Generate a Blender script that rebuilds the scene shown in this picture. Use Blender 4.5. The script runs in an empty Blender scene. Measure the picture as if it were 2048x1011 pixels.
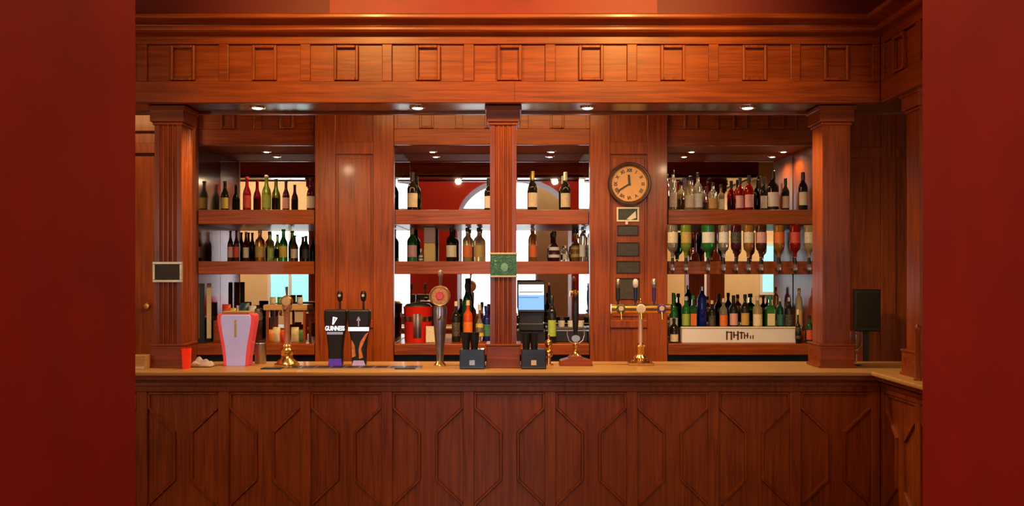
import bpy, bmesh, math, random
from mathutils import Vector, Matrix
PI = math.pi
random.seed(7)
sc = bpy.context.scene
C = sc.collection
F = 1833.0            # focal length in pixels of a 2048 px wide frame
EYE = 1.685           # camera height

# ------------------------------------------------------------ camera, world, light, exposure
cam_d = bpy.data.cameras.new('camera')
cam = bpy.data.objects.new('camera', cam_d); C.objects.link(cam)
cam.location = (0, 0, EYE); cam.rotation_euler = (PI/2, 0, 0)
cam_d.sensor_width = 36; cam_d.lens = 36*F/2048
cam_d.shift_y = 39.5/2048
cam_d.clip_start = .05; cam_d.clip_end = 60
sc.camera = cam

world = bpy.data.worlds.new('world'); sc.world = world; world.use_nodes = True
world.node_tree.nodes['Background'].inputs[0].default_value = (.30, .30, .34, 1)
world.node_tree.nodes['Background'].inputs[1].default_value = .2

sc.view_settings.view_transform = 'Standard'
sc.view_settings.look = 'None'
sc.view_settings.gamma = 1.0
sc.view_settings.use_curve_mapping = False
sc.view_settings.exposure = 0.0
sc.cycles.caustics_reflective = False
sc.cycles.caustics_refractive = False
sc.cycles.sample_clamp_indirect = 4.0
sc.cycles.max_bounces = 12
sc.cycles.transmission_bounces = 8
sc.cycles.glossy_bounces = 6

def light(name, kind, loc, power, color, size=.1, size_y=None, target=None, spot=None, blend=.5):
    d = bpy.data.lights.new(name, kind); d.energy = power; d.color = color
    if kind == 'AREA':
        d.size = size
        if size_y: d.shape = 'RECTANGLE'; d.size_y = size_y
    else:
        d.shadow_soft_size = size
    if kind == 'SPOT':
        d.spot_size = math.radians(spot or 90); d.spot_blend = blend
    o = bpy.data.objects.new(name, d); C.objects.link(o); o.location = loc
    if target is not None:
        o.rotation_euler = (Vector(target)-Vector(loc)).to_track_quat('-Z', 'Y').to_euler()
    return o

WARM = (1, .62, .30); COOL = (.80, .90, 1)
# daylight through the tall window behind the arch, and through the hall windows
# hall spotlights on the ceiling, washing the canopy
HALL_SPOTS = [(-1.05, 3.75, 3.86, 170), (.85, 3.75, 3.86, 215)]
for hx, hy, hz, hp in HALL_SPOTS:
    light('hall_spot_light', 'SPOT', (hx, hy, hz-.13), hp, (1, .52, .13), .10, target=(hx*.75, 5.5, 3.0), spot=84, blend=1.0)
light('hall_ceiling_light', 'AREA', (-.2, 3.3, 3.84), 40, (1, .55, .24), 2.2, 1.0, target=(-.2, 3.3, 0))
light('passage_ceiling_light', 'AREA', (.8, -1.2, 3.8), 9, (1, .72, .42), .5, target=(.9, -1.9, 1.8))
light('far_hall_fill', 'SPOT', (-3.6, 4.3, 3.8), 420, (1, .72, .45), .08, target=(-3.5, 2.0, 1.9), spot=75, blend=.8)  # added spot without a fitting, brightens the left cream wall for the mirrors
# unseen lamps over the staff aisle; the short one added to brighten the door
AISLE = [(-.2, 6.55, 3.10, 26, 2.0), (-3.2, 6.6, 3.10, 12, .5)]
for ax, ay, az, ap, aw in AISLE:
    light('aisle_light', 'AREA', (ax, ay, az-.02), ap, (1, .55, .20), aw, .3, target=(ax, ay+.55, 2.0))
light('side_room_fill', 'SPOT', (3.4, 4.0, 3.05), 260, (1, .72, .42), .08, target=(3.3, 2.0, 1.7), spot=75, blend=.8)  # unseen fill spot, added to brighten the right cream wall

# ------------------------------------------------------------ materials
MATS = {}
def nodes_of(name):
    m = bpy.data.materials.new(name); m.use_nodes = True
    nt = m.node_tree; b = nt.nodes['Principled BSDF']
    MATS[name] = m
    return m, nt, b
def ramp(nt, fac, c0, c1, p0=.3, p1=.7):
    r = nt.nodes.new('ShaderNodeValToRGB')
    r.color_ramp.elements[0].position = p0; r.color_ramp.elements[0].color = (*c0, 1)
    r.color_ramp.elements[1].position = p1; r.color_ramp.elements[1].color = (*c1, 1)
    nt.links.new(fac, r.inputs[0]); return r
def coords(nt, scale, kind='Object'):
    t = nt.nodes.new('ShaderNodeTexCoord'); mp = nt.nodes.new('ShaderNodeMapping')
    mp.inputs['Scale'].default_value = scale
    nt.links.new(t.outputs[kind], mp.inputs[0]); return mp.outputs[0]
def wood(name, axis, c0, c1, rough=.36, coat=.10):
    m, nt, b = nodes_of(name)
    s = {'x': (1.0, 22, 22), 'y': (22, 1.0, 22), 'z': (22, 22, 1.0)}[axis]
    v = coords(nt, s)
    n = nt.nodes.new('ShaderNodeTexNoise'); n.inputs['Scale'].default_value = 2.2
    n.inputs['Detail'].default_value = 5; n.inputs['Distortion'].default_value = .9
    nt.links.new(v, n.inputs['Vector'])
    v2 = coords(nt, (1.3, 1.3, 1.3))
    n2 = nt.nodes.new('ShaderNodeTexNoise'); n2.inputs['Scale'].default_value = 1.7
    nt.links.new(v2, n2.inputs['Vector'])
    mx = nt.nodes.new('ShaderNodeMath'); mx.operation = 'MULTIPLY_ADD'; mx.inputs[1].default_value = .35; 
    nt.links.new(n2.outputs[0], mx.inputs[0]); 
    m2 = nt.nodes.new('ShaderNodeMath'); m2.operation = 'MULTIPLY'; m2.inputs[1].default_value = .65
    nt.links.new(n.outputs[0], m2.inputs[0]); nt.links.new(m2.outputs[0], mx.inputs[2])
    r = ramp(nt, mx.outputs[0], c0, c1, .36, .62)
    nt.links.new(r.outputs[0], b.inputs['Base Color'])
    b.inputs['Roughness'].default_value = rough
    b.inputs['Coat Weight'].default_value = coat; b.inputs['Coat Roughness'].default_value = .12
    b.inputs['Specular IOR Level'].default_value = .35
    bp = nt.nodes.new('ShaderNodeBump'); bp.inputs['Strength'].default_value = .08; bp.inputs['Distance'].default_value = .004
    nt.links.new(n.outputs[0], bp.inputs['Height']); nt.links.new(bp.outputs[0], b.inputs['Normal'])
    return m
CH0, CH1 = (.175, .028, .003), (.37, .076, .007)
wood_z = wood('cherry_wood_upright', 'z', CH0, CH1)
wood_x = wood('cherry_wood_lengthwise', 'x', CH0, CH1)
wood_y = wood('cherry_wood_crosswise', 'y', CH0, CH1)
top_x = wood('counter_wood', 'x', (.46, .22, .06), (.66, .36, .11), .42, .1)
pale_wood = wood('pale_wood', 'x', (.50, .28, .10), (.68, .42, .18), .4, .1)
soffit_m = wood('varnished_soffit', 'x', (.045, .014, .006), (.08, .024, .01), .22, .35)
recess_m = wood('recess_wood', 'x', (.26, .075, .018), (.42, .13, .03), .6, 0)
recess_m.node_tree.nodes['Principled BSDF'].inputs['Specular IOR Level'].default_value = .06
floor_m = wood('floor_boards', 'y', (.05, .02, .01), (.11, .045, .02), .35, .2)

def plain(name, col, rough=.5, metal=0, spec=None, emit=None, es=0, trans=0, ior=None, coat=0, var=.0, vs=6):
    m, nt, b = nodes_of(name)
    b.inputs['Base Color'].default_value = (*col, 1)
    if var:
        v = coords(nt, (1, 1, 1)); n = nt.nodes.new('ShaderNodeTexNoise'); n.inputs['Scale'].default_value = vs
        n.inputs['Detail'].default_value = 4
        nt.links.new(v, n.inputs['Vector'])
        r = ramp(nt, n.outputs[0], tuple(c*(1-var) for c in col), tuple(min(1, c*(1+var)) for c in col))
        nt.links.new(r.outputs[0], b.inputs['Base Color'])
    b.inputs['Roughness'].default_value = rough; b.inputs['Metallic'].default_value = metal
    if emit: b.inputs['Emission Color'].default_value = (*emit, 1); b.inputs['Emission Strength'].default_value = es
    if trans: b.inputs['Transmission Weight'].default_value = trans
    if ior: b.inputs['IOR'].default_value = ior
    if coat: b.inputs['Coat Weight'].default_value = coat
    return m
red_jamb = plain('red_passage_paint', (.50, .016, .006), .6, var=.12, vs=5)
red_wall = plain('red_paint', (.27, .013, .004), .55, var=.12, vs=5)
red_darkened = plain('darkened_red_paint', (.17, .010, .005), .55, var=.10, vs=4)  # darker copy of the red paint, shade beside the projection put in the colour
cream_wall = plain('cream_paint', (.72, .52, .30), .7, var=.06, vs=3)
ceil_m = plain('ceiling_paint', (.30, .16, .09), .8, var=.05)
darkceil = plain('dark_ceiling', (.05, .02, .012), .7, var=.1)
mirror_m = plain('mirror_glass', (.88, .88, .86), .015, 1, var=.01)
brass = plain('brass', (.80, .50, .18), .22, 1, var=.08, vs=30)
chrome = plain('chrome', (.75, .75, .78), .14, 1, var=.05, vs=20)
steel = plain('brushed_steel', (.45, .44, .42), .35, 1, var=.12, vs=40)
black = plain('black_plastic', (.012, .012, .014), .35, var=.2, vs=30)
blackmatt = plain('black_fridge', (.006, .006, .006), .5, var=.2)
white = plain('white_plastic', (.80, .78, .80), .4, var=.03)
cream = plain('cream_card', (.78, .68, .46), .6, var=.06, vs=40)
screen_blue = plain('blue_screen', (.1, .25, .5), .2, emit=(.16, .42, .95), es=.9)
screen_white = plain('pale_screen', (.5, .6, .7), .2, emit=(.62, .80, 1), es=1.0)
lamp_glow = plain('lamp_glow', (1, .9, .7), .4, emit=(1, .80, .52), es=9)
day_white = plain('daylight_pane', (.8, .9, 1), .3, emit=(.93, .97, 1), es=6.0)
day_cyan = plain('tinted_daylight_pane', (.3, .8, .8), .3, emit=(.32, .82, .86), es=.95)
tube_m = plain('lamp_tube', (1, 1, 1), .3, emit=(.9, .93, 1), es=2.5)
frost = plain('frosted_font', (.50, .46, .68), .3, emit=(.50, .46, .78), es=.30, var=.1, vs=9)
pinkred = plain('red_acrylic', (.80, .10, .10), .25, emit=(.9, .06, .08), es=.25)
redplastic = plain('red_plastic', (.70, .02, .012), .25, var=.05, coat=.4)
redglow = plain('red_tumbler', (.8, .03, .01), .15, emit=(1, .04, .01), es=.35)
glassclear = plain('clear_glass', (.93, .95, .93), .03, trans=.95, ior=1.35)
def glass(name, col, tr=.75, rough=.06, ior=1.35):
    return plain(name, col, rough, trans=tr, ior=ior, coat=.3)
G = {
 'clear': glass('clear_bottle_glass', (.92, .88, .72), .85),
 'cream': glass('straw_spirit_glass', (.90, .76, .42), .7),
 'amber': glass('amber_spirit_glass', (.62, .26, .06), .6),
 'brown': glass('brown_bottle_glass', (.10, .035, .012), .35),
 'dark':  glass('dark_bottle_glass', (.018, .016, .012), .2),
 'green': glass('green_bottle_glass', (.04, .30, .06), .5),
 'lime':  glass('pale_green_bottle_glass', (.38, .52, .08), .6),
 'dgreen': glass('dark_green_bottle_glass', (.012, .09, .035), .3),
 'red':   glass('red_bottle_glass', (.42, .012, .012), .5),
 'blue':  glass('blue_bottle_glass', (.01, .025, .28), .45),
 'plum':  glass('plum_bottle_glass', (.10, .015, .03), .4),
 'orange': glass('orange_bottle_glass', (.80, .10, .015), .3),
}
def labelmat(name, col, ink):
    m, nt, b = nodes_of(name)
    v = coords(nt, (90, 90, 330)); n = nt.nodes.new('ShaderNodeTexNoise'); n.inputs['Scale'].default_value = 1.2
    nt.links.new(v, n.inputs['Vector'])
    r = ramp(nt, n.outputs[0], tuple(.55*a+.45*b_ for a, b_ in zip(ink, col)), col, .40, .50); nt.links.new(r.outputs[0], b.inputs['Base Color'])
    b.inputs['Roughness'].default_value = .55
    return m
L = {
 'yellow': labelmat('yellow_label', (.80, .60, .08), (.35, .2, .03)),
 'cream': labelmat('cream_label', (.86, .76, .54), (.40, .30, .18)),
 'white': labelmat('white_label', (.88, .86, .80), (.5, .45, .4)),
 'red': labelmat('red_label', (.70, .05, .03), (.5, .25, .15)),
 'pink': labelmat('pink_label', (.80, .45, .42), (.5, .1, .12)),
 'green': labelmat('green_label', (.45, .60, .10), (.1, .25, .05)),
 'orange': labelmat('orange_label', (.85, .20, .03), (.4, .08, .02)),
 'gold': labelmat('gold_label', (.62, .42, .12), (.2, .1, .03)),
 'black': labelmat('black_label', (.03, .025, .02), (.3, .25, .15)),
 'teal': labelmat('teal_print', (.02, .16, .12), (.25, .55, .42)),
 'darkmenu': labelmat('dark_menu_print', (.035, .03, .02), (.10, .09, .055)),
}
CAP = {'black': black, 'white': white, 'gold': plain('gold_cap', (.7, .45, .12), .3, .8, var=.1), 'red': redplastic,
       'cream': plain('cream_cap', (.80, .70, .50), .5, var=.05), 'green': plain('green_cap', (.03, .22, .06), .4, var=.1),
       'silver': plain('silver_cap', (.6, .6, .62), .3, .9, var=.1), 'blue': plain('blue_cap', (.02, .04, .3), .4, var=.1)}

# ------------------------------------------------------------ mesh helpers
class MB:
    def __init__(s, xf=None): s.bm = bmesh.new(); s.xf = xf
    def _v(s, p):
        return s.bm.verts.new(s.xf(*p) if s.xf else p)
    def box(s, x0, x1, y0, y1, z0, z1):
        v = [s._v(p) for p in ((x0,y0,z0),(x1,y0,z0),(x1,y1,z0),(x0,y1,z0),(x0,y0,z1),(x1,y0,z1),(x1,y1,z1),(x0,y1,z1))]
        for f in ((0,3,2,1),(4,5,6,7),(0,1,5,4),(1,2,6,5),(2,3,7,6),(3,0,4,7)):
            s.bm.faces.new([v[i] for i in f])
        return s
    def prism(s, pts, axis, a0, a1):
        """extrude a closed 2-D outline: axis 'x' outline (y,z), 'y' outline (x,z), 'z' outline (x,y)"""
        def P(p, a): return {'x': (a, p[0], p[1]), 'y': (p[0], a, p[1]), 'z': (p[0], p[1], a)}[axis]
        A = [s._v(P(p, a0)) for p in pts]; B = [s._v(P(p, a1)) for p in pts]; n = len(pts)
        s.bm.faces.new(A[::-1]); s.bm.faces.new(B)
        for i in range(n): s.bm.faces.new((A[i], A[(i+1) % n], B[(i+1) % n], B[i]))
        return s
    def bar(s, p0, p1, w, h, up=(0, 1, 0)):
        """square-section stick from p0 to p1; w across, h along 'up'"""
        p0, p1, up = Vector(p0), Vector(p1), Vector(up); d = (p1-p0).normalized()
        sd = d.cross(up).normalized()*w/2; u = up.normalized()*h/2
        r = []
        for p in (p0, p1):
            r.append([s._v(tuple(p+a)) for a in (-sd-u, sd-u, sd*.45+u, -sd*.45+u)])
        A, B = r
        s.bm.faces.new(A[::-1]); s.bm.faces.new(B)
        for i in range(4): s.bm.faces.new((A[i], A[(i+1) % 4], B[(i+1) % 4], B[i]))
        return s
    def lathe(s, prof, c=(0, 0, 0), seg=20, a0=0, a1=2*PI, axis='z', rot=0, sx=1, sy=1, cap=True):
        full = abs(a1-a0-2*PI) < 1e-6; rings = []
        n = seg if full else seg+1
        for z, r in prof:
            ring = []
            for i in range(n):
                a = a0+(a1-a0)*i/seg+rot
                x, y = r*math.cos(a)*sx, r*math.sin(a)*sy
                p = {'z': (c[0]+x, c[1]+y, c[2]+z), 'y': (c[0]+x, c[1]+z, c[2]+y), 'x': (c[0]+z, c[1]+x, c[2]+y)}[axis]
                ring.append(s._v(p))
            rings.append(ring)
        for A, B in zip(rings, rings[1:]):
            for i in range(seg):
                j = (i+1) % n
                s.bm.faces.new((A[i], A[j], B[j], B[i]))
        if full:
            for ring, z in ((rings[0], 0), (rings[-1], 1)):
                e, nx = (prof[0], prof[1]) if z == 0 else (prof[-1], prof[-2])
                if cap and e[1] > 1e-5 and not (abs(e[0]-nx[0]) < 1e-6 and e[1] > nx[1]):
                    s.bm.faces.new(ring[::-1] if z == 0 else ring)
        return s
    def cyl(s, p0, p1, r0, r1=None, seg=14):
        r1 = r0 if r1 is None else r1
        p0, p1 = Vector(p0), Vector(p1); d = (p1-p0).normalized()
        a = d.orthogonal().normalized(); b = d.cross(a)
        A = [s._v(tuple(p0+(a*math.cos(t)+b*math.sin(t))*r0)) for t in [2*PI*i/seg for i in range(seg)]]
        B = [s._v(tuple(p1+(a*math.cos(t)+b*math.sin(t))*r1)) for t in [2*PI*i/seg for i in range(seg)]]
        s.bm.faces.new(A[::-1]); s.bm.faces.new(B)
        for i in range(seg): s.bm.faces.new((A[i], A[(i+1) % seg], B[(i+1) % seg], B[i]))
        return s
    def tube(s, pts, r, seg=10):
        for a, b in zip(pts, pts[1:]): s.cyl(a, b, r, seg=seg)
        return s
    def build(s, name, mat, parent=None, smooth=False, bevel=0, keep=False):
        bmesh.ops.recalc_face_normals(s.bm, faces=s.bm.faces)
        me = bpy.data.meshes.new(name); s.bm.to_mesh(me); s.bm.free()
        me.materials.append(mat)
        if smooth:
            for p in me.polygons: p.use_smooth = True
            try: me.set_sharp_from_angle(angle=math.radians(40))
            except Exception: pass
        o = bpy.data.objects.new(name, me); C.objects.link(o)
        if parent is not None: o.parent = parent
        if bevel:
            md = o.modifiers.new('bevel', 'BEVEL'); md.width = bevel; md.segments = 2; md.limit_method = 'ANGLE'
        return o
def tag(o, label=None, cat=None, group=None, kind=None):
    if label: o['label'] = label
    if cat: o['category'] = cat
    if group: o['group'] = group
    if kind: o['kind'] = kind
    return o
def thing(name, loc, label, cat, group=None, rz=0):
    o = bpy.data.objects.new(name, None); C.objects.link(o); o.location = loc; o.rotation_euler = (0, 0, rz)
    o.empty_display_size = .1
    return tag(o, label, cat, group)
def struct(name, mb, mat, label=None, **k):
    o = mb.build(name, mat, **k); o['kind'] = 'structure'
    if label: o['label'] = label
    return o
def X(px, Y): return (px-1024)*Y/F
def Z(py, Y): return EYE+(545-py)*Y/F
def textmesh(name, body, size, mat, parent, loc, rot=(PI/2, 0, 0), extrude=.001, align='CENTER', width=None):
    cu = bpy.data.curves.new('t', 'FONT'); cu.body = body; cu.size = size; cu.extrude = extrude; cu.offset = size*.03
    cu.align_x = align; cu.align_y = 'CENTER'
    to = bpy.data.objects.new('t', cu); C.objects.link(to)
    bpy.context.view_layer.update()
    me = bpy.data.meshes.new_from_object(to)
    bpy.data.objects.remove(to); me.materials.append(mat)
    o = bpy.data.objects.new(name, me); C.objects.link(o); o.parent = parent; o.location = loc; o.rotation_euler = rot
    if width:
        xs = [v.co.x for v in me.vertices]; f = width/(max(xs)-min(xs))
        for v in me.vertices: v.co.x *= f
    return o

# ------------------------------------------------------------ the room
XL, XR, YB, YR, HC = -4.70, 4.50, 8.05, -2.0, 3.95
AY0, AY1 = 1.15, 2.0            # the thick wall with the arch the camera looks through
AX0, AX1 = -.822, .896
struct('floor', MB().box(XL-.2, XR+.2, YR-.2, YB+.2, -.1, 0), floor_m)
struct('ceiling', MB().box(XL-.2, XR+.2, YR-.2, 5.60, HC, HC+.1), ceil_m)
struct('ceiling_bar', MB().box(XL-.0, XR, 5.96, YB, 3.12, 3.2), darkceil)
struct('wall_back', MB().box(XL-.2, XR+.2, YB, YB+.12, 0, HC), red_darkened)
struct('wall_left', MB().box(XL-.12, XL, YR, YB, 0, HC), cream_wall)
struct('wall_right', MB().box(XR, XR+.12, YR, YB, 0, HC), cream_wall)
struct('wall_rear', MB().box(XL, XR, YR-.12, YR, 0, HC), cream_wall)
m = MB()
xr0, xr1 = -1.9, 2.2
m.box(xr0, AX0, AY0, AY1, 0, HC); m.box(AX1, xr1, AY0, AY1, 0, HC)
cxa = (AX0+AX1)/2; ra = (AX1-AX0)/2; zs = 2.50; rise = .62; N = 28
pts = [(cxa+ra*math.cos(PI-PI*i/N), zs+rise*math.sin(PI*i/N)) for i in range(N+1)]
m.prism([(AX0, HC)]+[(AX0, zs)]+pts[1:-1]+[(AX1, zs), (AX1, HC)], 'y', AY0, AY1)
struct('wall_front', m, red_jamb)
struct('wall_front_left', MB().box(XL, xr0, AY0, AY1, 0, HC), cream_wall)
struct('wall_front_right', MB().box(xr1, XR, AY0, AY1, 0, HC), cream_wall)

def window(n, x0, x1, z0, z1, y, sgn, pane, bars, pane2=None, zsplit=None):
    fr = MB(); t = .045; d = .05
    ya, yb = sorted((y, y+sgn*d))
    fr.box(x0-t, x0, ya, yb, z0-t, z1+t); fr.box(x1, x1+t, ya, yb, z0-t, z1+t)
    fr.box(x0, x1, ya, yb, z0-t, z0); fr.box(x0, x1, ya, yb, z1, z1+t)
    for (a, b, c2, e) in bars: fr.box(a, b, ya, yb, c2, e)
    o = struct('window_%d' % n, fr, white)
    yc, yd = sorted((y+sgn*.004, y+sgn*.016))
    if pane2:
        MB().box(x0, x1, yc, yd, z0, zsplit).build('pane', pane2, o)
        MB().box(x0, x1, yc, yd, zsplit, z1).build('pane', pane, o)
    else:
        MB().box(x0, x1, yc, yd, z0, z1).build('pane', pane, o)
    return o
window(1, -.97, .45, .90, 3.62, YR, 1, day_white, [(-.97, .45, 2.50, 2.93)])
window(2, -3.62, -3.05, 1.20, 2.30, AY1, 1, day_white, [(-3.35, -3.31, 1.2, 2.3)], day_cyan, 1.68)
window(3, 2.66, 2.88, 1.38, 2.36, AY1, 1, day_white, [])
window(4, 3.76, 3.98, 1.40, 2.10, AY1, 1, day_cyan, [(3.76, 3.98, 1.72, 1.75)])
struct('wall_above_bar', MB().box(XL, 2.33, 5.60, 5.72, 3.212, HC).box(2.33, 2.45, AY1, 5.72, 3.212, HC), red_darkened)
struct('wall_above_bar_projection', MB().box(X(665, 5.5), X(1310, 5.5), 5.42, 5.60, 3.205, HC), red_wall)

# ------------------------------------------------------------ canopy over the bar
CX, CY = 2.211, 5.5            # outer corner of canopy and of counter panelling
def front(u, n, z): return (u, CY-n, z)
def side(u, n, z): return (CX-n, CY-u, z)     # u counts from the corner towards the camera
CZ0, CZ1 = 2.705, 3.24
canopy = thing('bar_canopy', (0, 5.7, CZ0), 'long cherry wood canopy with panelled frieze and crown moulding above the bar counter', 'canopy')
canopy.location = (0, 0, 0)
K0, K1 = -9, 4
PW = .4905
def frieze_run(xf, centres, u0, u1, mat_x, yside, parent, z_off=0, pw=PW, small=(.065, .108)):
    """rails, stiles, recessed boards with a small raised frame in the middle"""
    zt, zb = Z(88, 5.5)+z_off, Z(162, 5.5)+z_off
    a = MB(xf)
    a.box(u0, u1, -.05, 0, CZ0+z_off, zb)                 # bottom board
    a.box(u0, u1, -.05, 0, zt, 3.118+z_off)               # top rail
    a.box(u0, u1, -.075, -.018, zb, zt)                   # recessed back board
    edges = []
    for i in range(len(centres)-1): edges.append((centres[i]+centres[i+1])/2)
    es = [(u0, centres[0]-pw/2+.03)] + [(e-.030, e+.030) for e in edges] + [(centres[-1]+pw/2-.03, u1)]
    for e0, e1 in es:
        if e1 > e0: a.box(e0, e1, -.05, 0, zb, zt)
    a.build('fascia_board', mat_x, parent, bevel=.004)
    hw, t = small[0], .018
    for c in centres:
        b = MB(xf)
        z0, z1 = zb+.004, zt-.006
        for (p0, p1) in (((c-hw, -.008, z0), (c-hw, -.008, z1)), ((c+hw, -.008, z0), (c+hw, -.008, z1)),
                         ((c-hw, -.008, z0), (c+hw, -.008, z0)), ((c-hw, -.008, z1), (c+hw, -.008, z1))):
            if p0[0] == p1[0]: b.box(p0[0]-t/2, p0[0]+t/2, -.018, .008, z0, z1)
            else: b.box(p0[0]+t/2, p1[0]-t/2, -.018, .008, p0[2]-(0 if p0[2] == z0 else t), p0[2]+(t if p0[2] == z0 else 0))
        b.build('panel_frame', wood_z, parent, bevel=.005)
cent = [-.015+PW*k for k in range(K0, K1+1)]
frieze_run(front, cent, XL, CX, wood_x, 0, canopy)
scent = [.255+PW*k for k in range(7)]
frieze_run(side, scent, 0, 3.5, wood_y, 0, canopy)
# crown moulding with a mitre at the corner
prof = [(0, 3.098), (.010, 3.108), (.048, 3.116), (.060, 3.126), (.060, 3.143), (.048, 3.150), (.048, 3.157), (.068, 3.166), (.095, 3.172), (.118, 3.176), (.125, 3.183), (.125, 3.202), (.112, 3.210), (-.08, 3.210), (-.08, 3.098)]
cm = bmesh.new()
rows = []
for tx in ('a', 'b', 'c'):
    row = []
    for n_, z_ in prof:
        if tx == 'a': p = (XL, CY-n_, z_)
        elif tx == 'b': p = (CX-n_, CY-n_, z_)
        else: p = (CX-n_, AY1, z_)
        row.append(cm.verts.new(p))
    rows.append(row)
for A, B in zip(rows, rows[1:]):
    for i in range(len(prof)):
        j = (i+1) % len(prof); cm.faces.new((A[i], A[j], B[j], B[i]))
mbx = MB(); mbx.bm.free(); mbx.bm = cm
mbx.build('crown_moulding', wood_x, canopy, bevel=.003)
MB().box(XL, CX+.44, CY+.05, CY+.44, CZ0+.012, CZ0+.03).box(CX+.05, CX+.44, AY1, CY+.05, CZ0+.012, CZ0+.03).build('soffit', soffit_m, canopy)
MB().box(XL, CX+.44, CY+.40, CY+.44, CZ0, 3.15).box(CX+.40, CX+.44, AY1, CY+.40, CZ0, 3.15).build('rear_board', wood_x, canopy)
MB().box(XL, CX+.44, CY+.0, CY+.44, 3.15, 3.205).box(CX, CX+.44, AY1, CY, 3.15, 3.205).build('top_board', wood_x, canopy)
MB().box(X(1029, 5.5)-.001, X(1029, 5.5)+.001, CY-.0012, CY, CZ0+.01, Z(163, 5.5)).build('board_joint', black, canopy)

def downlight(x, y, z, label, group, power, col, r=.036):
    t = thing('downlight', (x, y, z), label, 'ceiling light', group)
    MB().lathe([(0, r+.014), (-.006, r+.012), (-.008, r+.002), (-.001, r)], seg=24).build('trim_ring', chrome, t, True)
    MB().lathe([(-.001, r), (-.010, r*.8), (-.012, .001)], seg=24).build('lamp', lamp_glow, t, True)
    l = light('downlight_beam', 'SPOT', (x, y, z-.03), power, col, .03, target=(x, y+(.8 if y < 6 else 0), 0), spot=158, blend=.5)
    l.data.use_shadow = True
    return t
pos = ['far left', 'left of the centre column', 'right of the centre column', 'far right']
for px, d in zip((515, 835, 1175, 1495), ('over the lit white beer font', 'left of the centre column', 'over the wall clock side, right of the centre column', 'over the right end near the spirit bottles')):
    downlight(X(px, 5.72), 5.72, CZ0+.012, 'round downlight in canopy underside, '+d, 'downlights under the canopy', 36, (1, .72, .40))

# ------------------------------------------------------------ counter
CT = 1.10
counter = thing('bar_counter', (0, 0, 0), 'cherry wood bar counter front with raised diagonal bead panels', 'bar counter')
def fascia(xf, centres, u0, u1, m_rail, parent):
    zt, zb = Z(783, 5.5), Z(1041, 5.5)
    a = MB(xf)
    a.box(u0, u1, -.06, 0, zt, 1.045)
    a.box(u0, u1, -.06, 0, .10, zb)
    a.box(u0, u1, -.06, .018, 0, .10)
    a.box(u0, u1, -.04, .012, 1.005, 1.03)
    a.box(u0, u1, -.09, -.02, zb, zt)
    edges = [(centres[i]+centres[i+1])/2 for i in range(len(centres)-1)]
    for e0, e1 in [(u0, centres[0]-PW/2+.033)] + [(e-.033, e+.033) for e in edges] + [(centres[-1]+PW/2-.033, u1)]:
        if e1 > e0: a.box(e0, e1, -.06, 0, zb, zt)
    a.build('panelling', m_rail, parent, bevel=.004)
    for c in centres:
        b = MB(xf); n = -.013; w, h = .022, .016
        l, r, t, bo = c-.206, c+.206, zt-.010, zb+.010
        H = t-bo
        q = lambda u, z: (u, n, z)
        y1, y2 = t-.088, t-.235           # diagonal start / end
        y3, y4 = bo+.235, bo+.088
        xi = .052
        segs = [((l, t), (r, t)), ((l, t), (l, y1)), ((r, t), (r, y1)), ((l, y1), (c-xi, y2)), ((r, y1), (c+xi, y2)),
                ((c-xi, y2), (c-xi, y3)), ((c+xi, y2), (c+xi, y3)), ((c-xi, y3), (l, y4)), ((c+xi, y3), (r, y4)),
                ((l, y4), (l, bo)), ((r, y4), (r, bo)), ((l, bo), (r, bo))]
        for s0, s1 in segs:
            b.bar(q(*s0), q(*s1), w, h, up=(0, 1, 0))
        b.build('panel_bead', wood_z, parent)
fascia(front, cent, XL+.01, CX, wood_z, counter)
fascia(side, scent, 0, 3.48, wood_z, counter)
MB().box(XL+.01, CX+.60, CY+.55, CY+.60, 0, 1.045).box(CX+.55, CX+.60, AY1+.02, CY+.55, 0, 1.045).build('rear_panel', wood_z, counter)

def top_outline(o):      # o = overhang
    return [(XL, CY-o), (CX-o, CY-o), (CX-o, AY1), (CX+.62, AY1), (CX+.62, CY+.56), (XL, CY+.56)]
ctop = thing('countertop', (0, 0, 0), 'long polished golden brown worktop lying on the bar counter', 'countertop')
MB().prism(top_outline(.085), 'z', 1.074, CT).build('worktop', top_x, ctop, bevel=.008)
MB().prism(top_outline(.05), 'z', 1.045, 1.074).build('edge_moulding', wood_x, ctop, bevel=.005)

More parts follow.
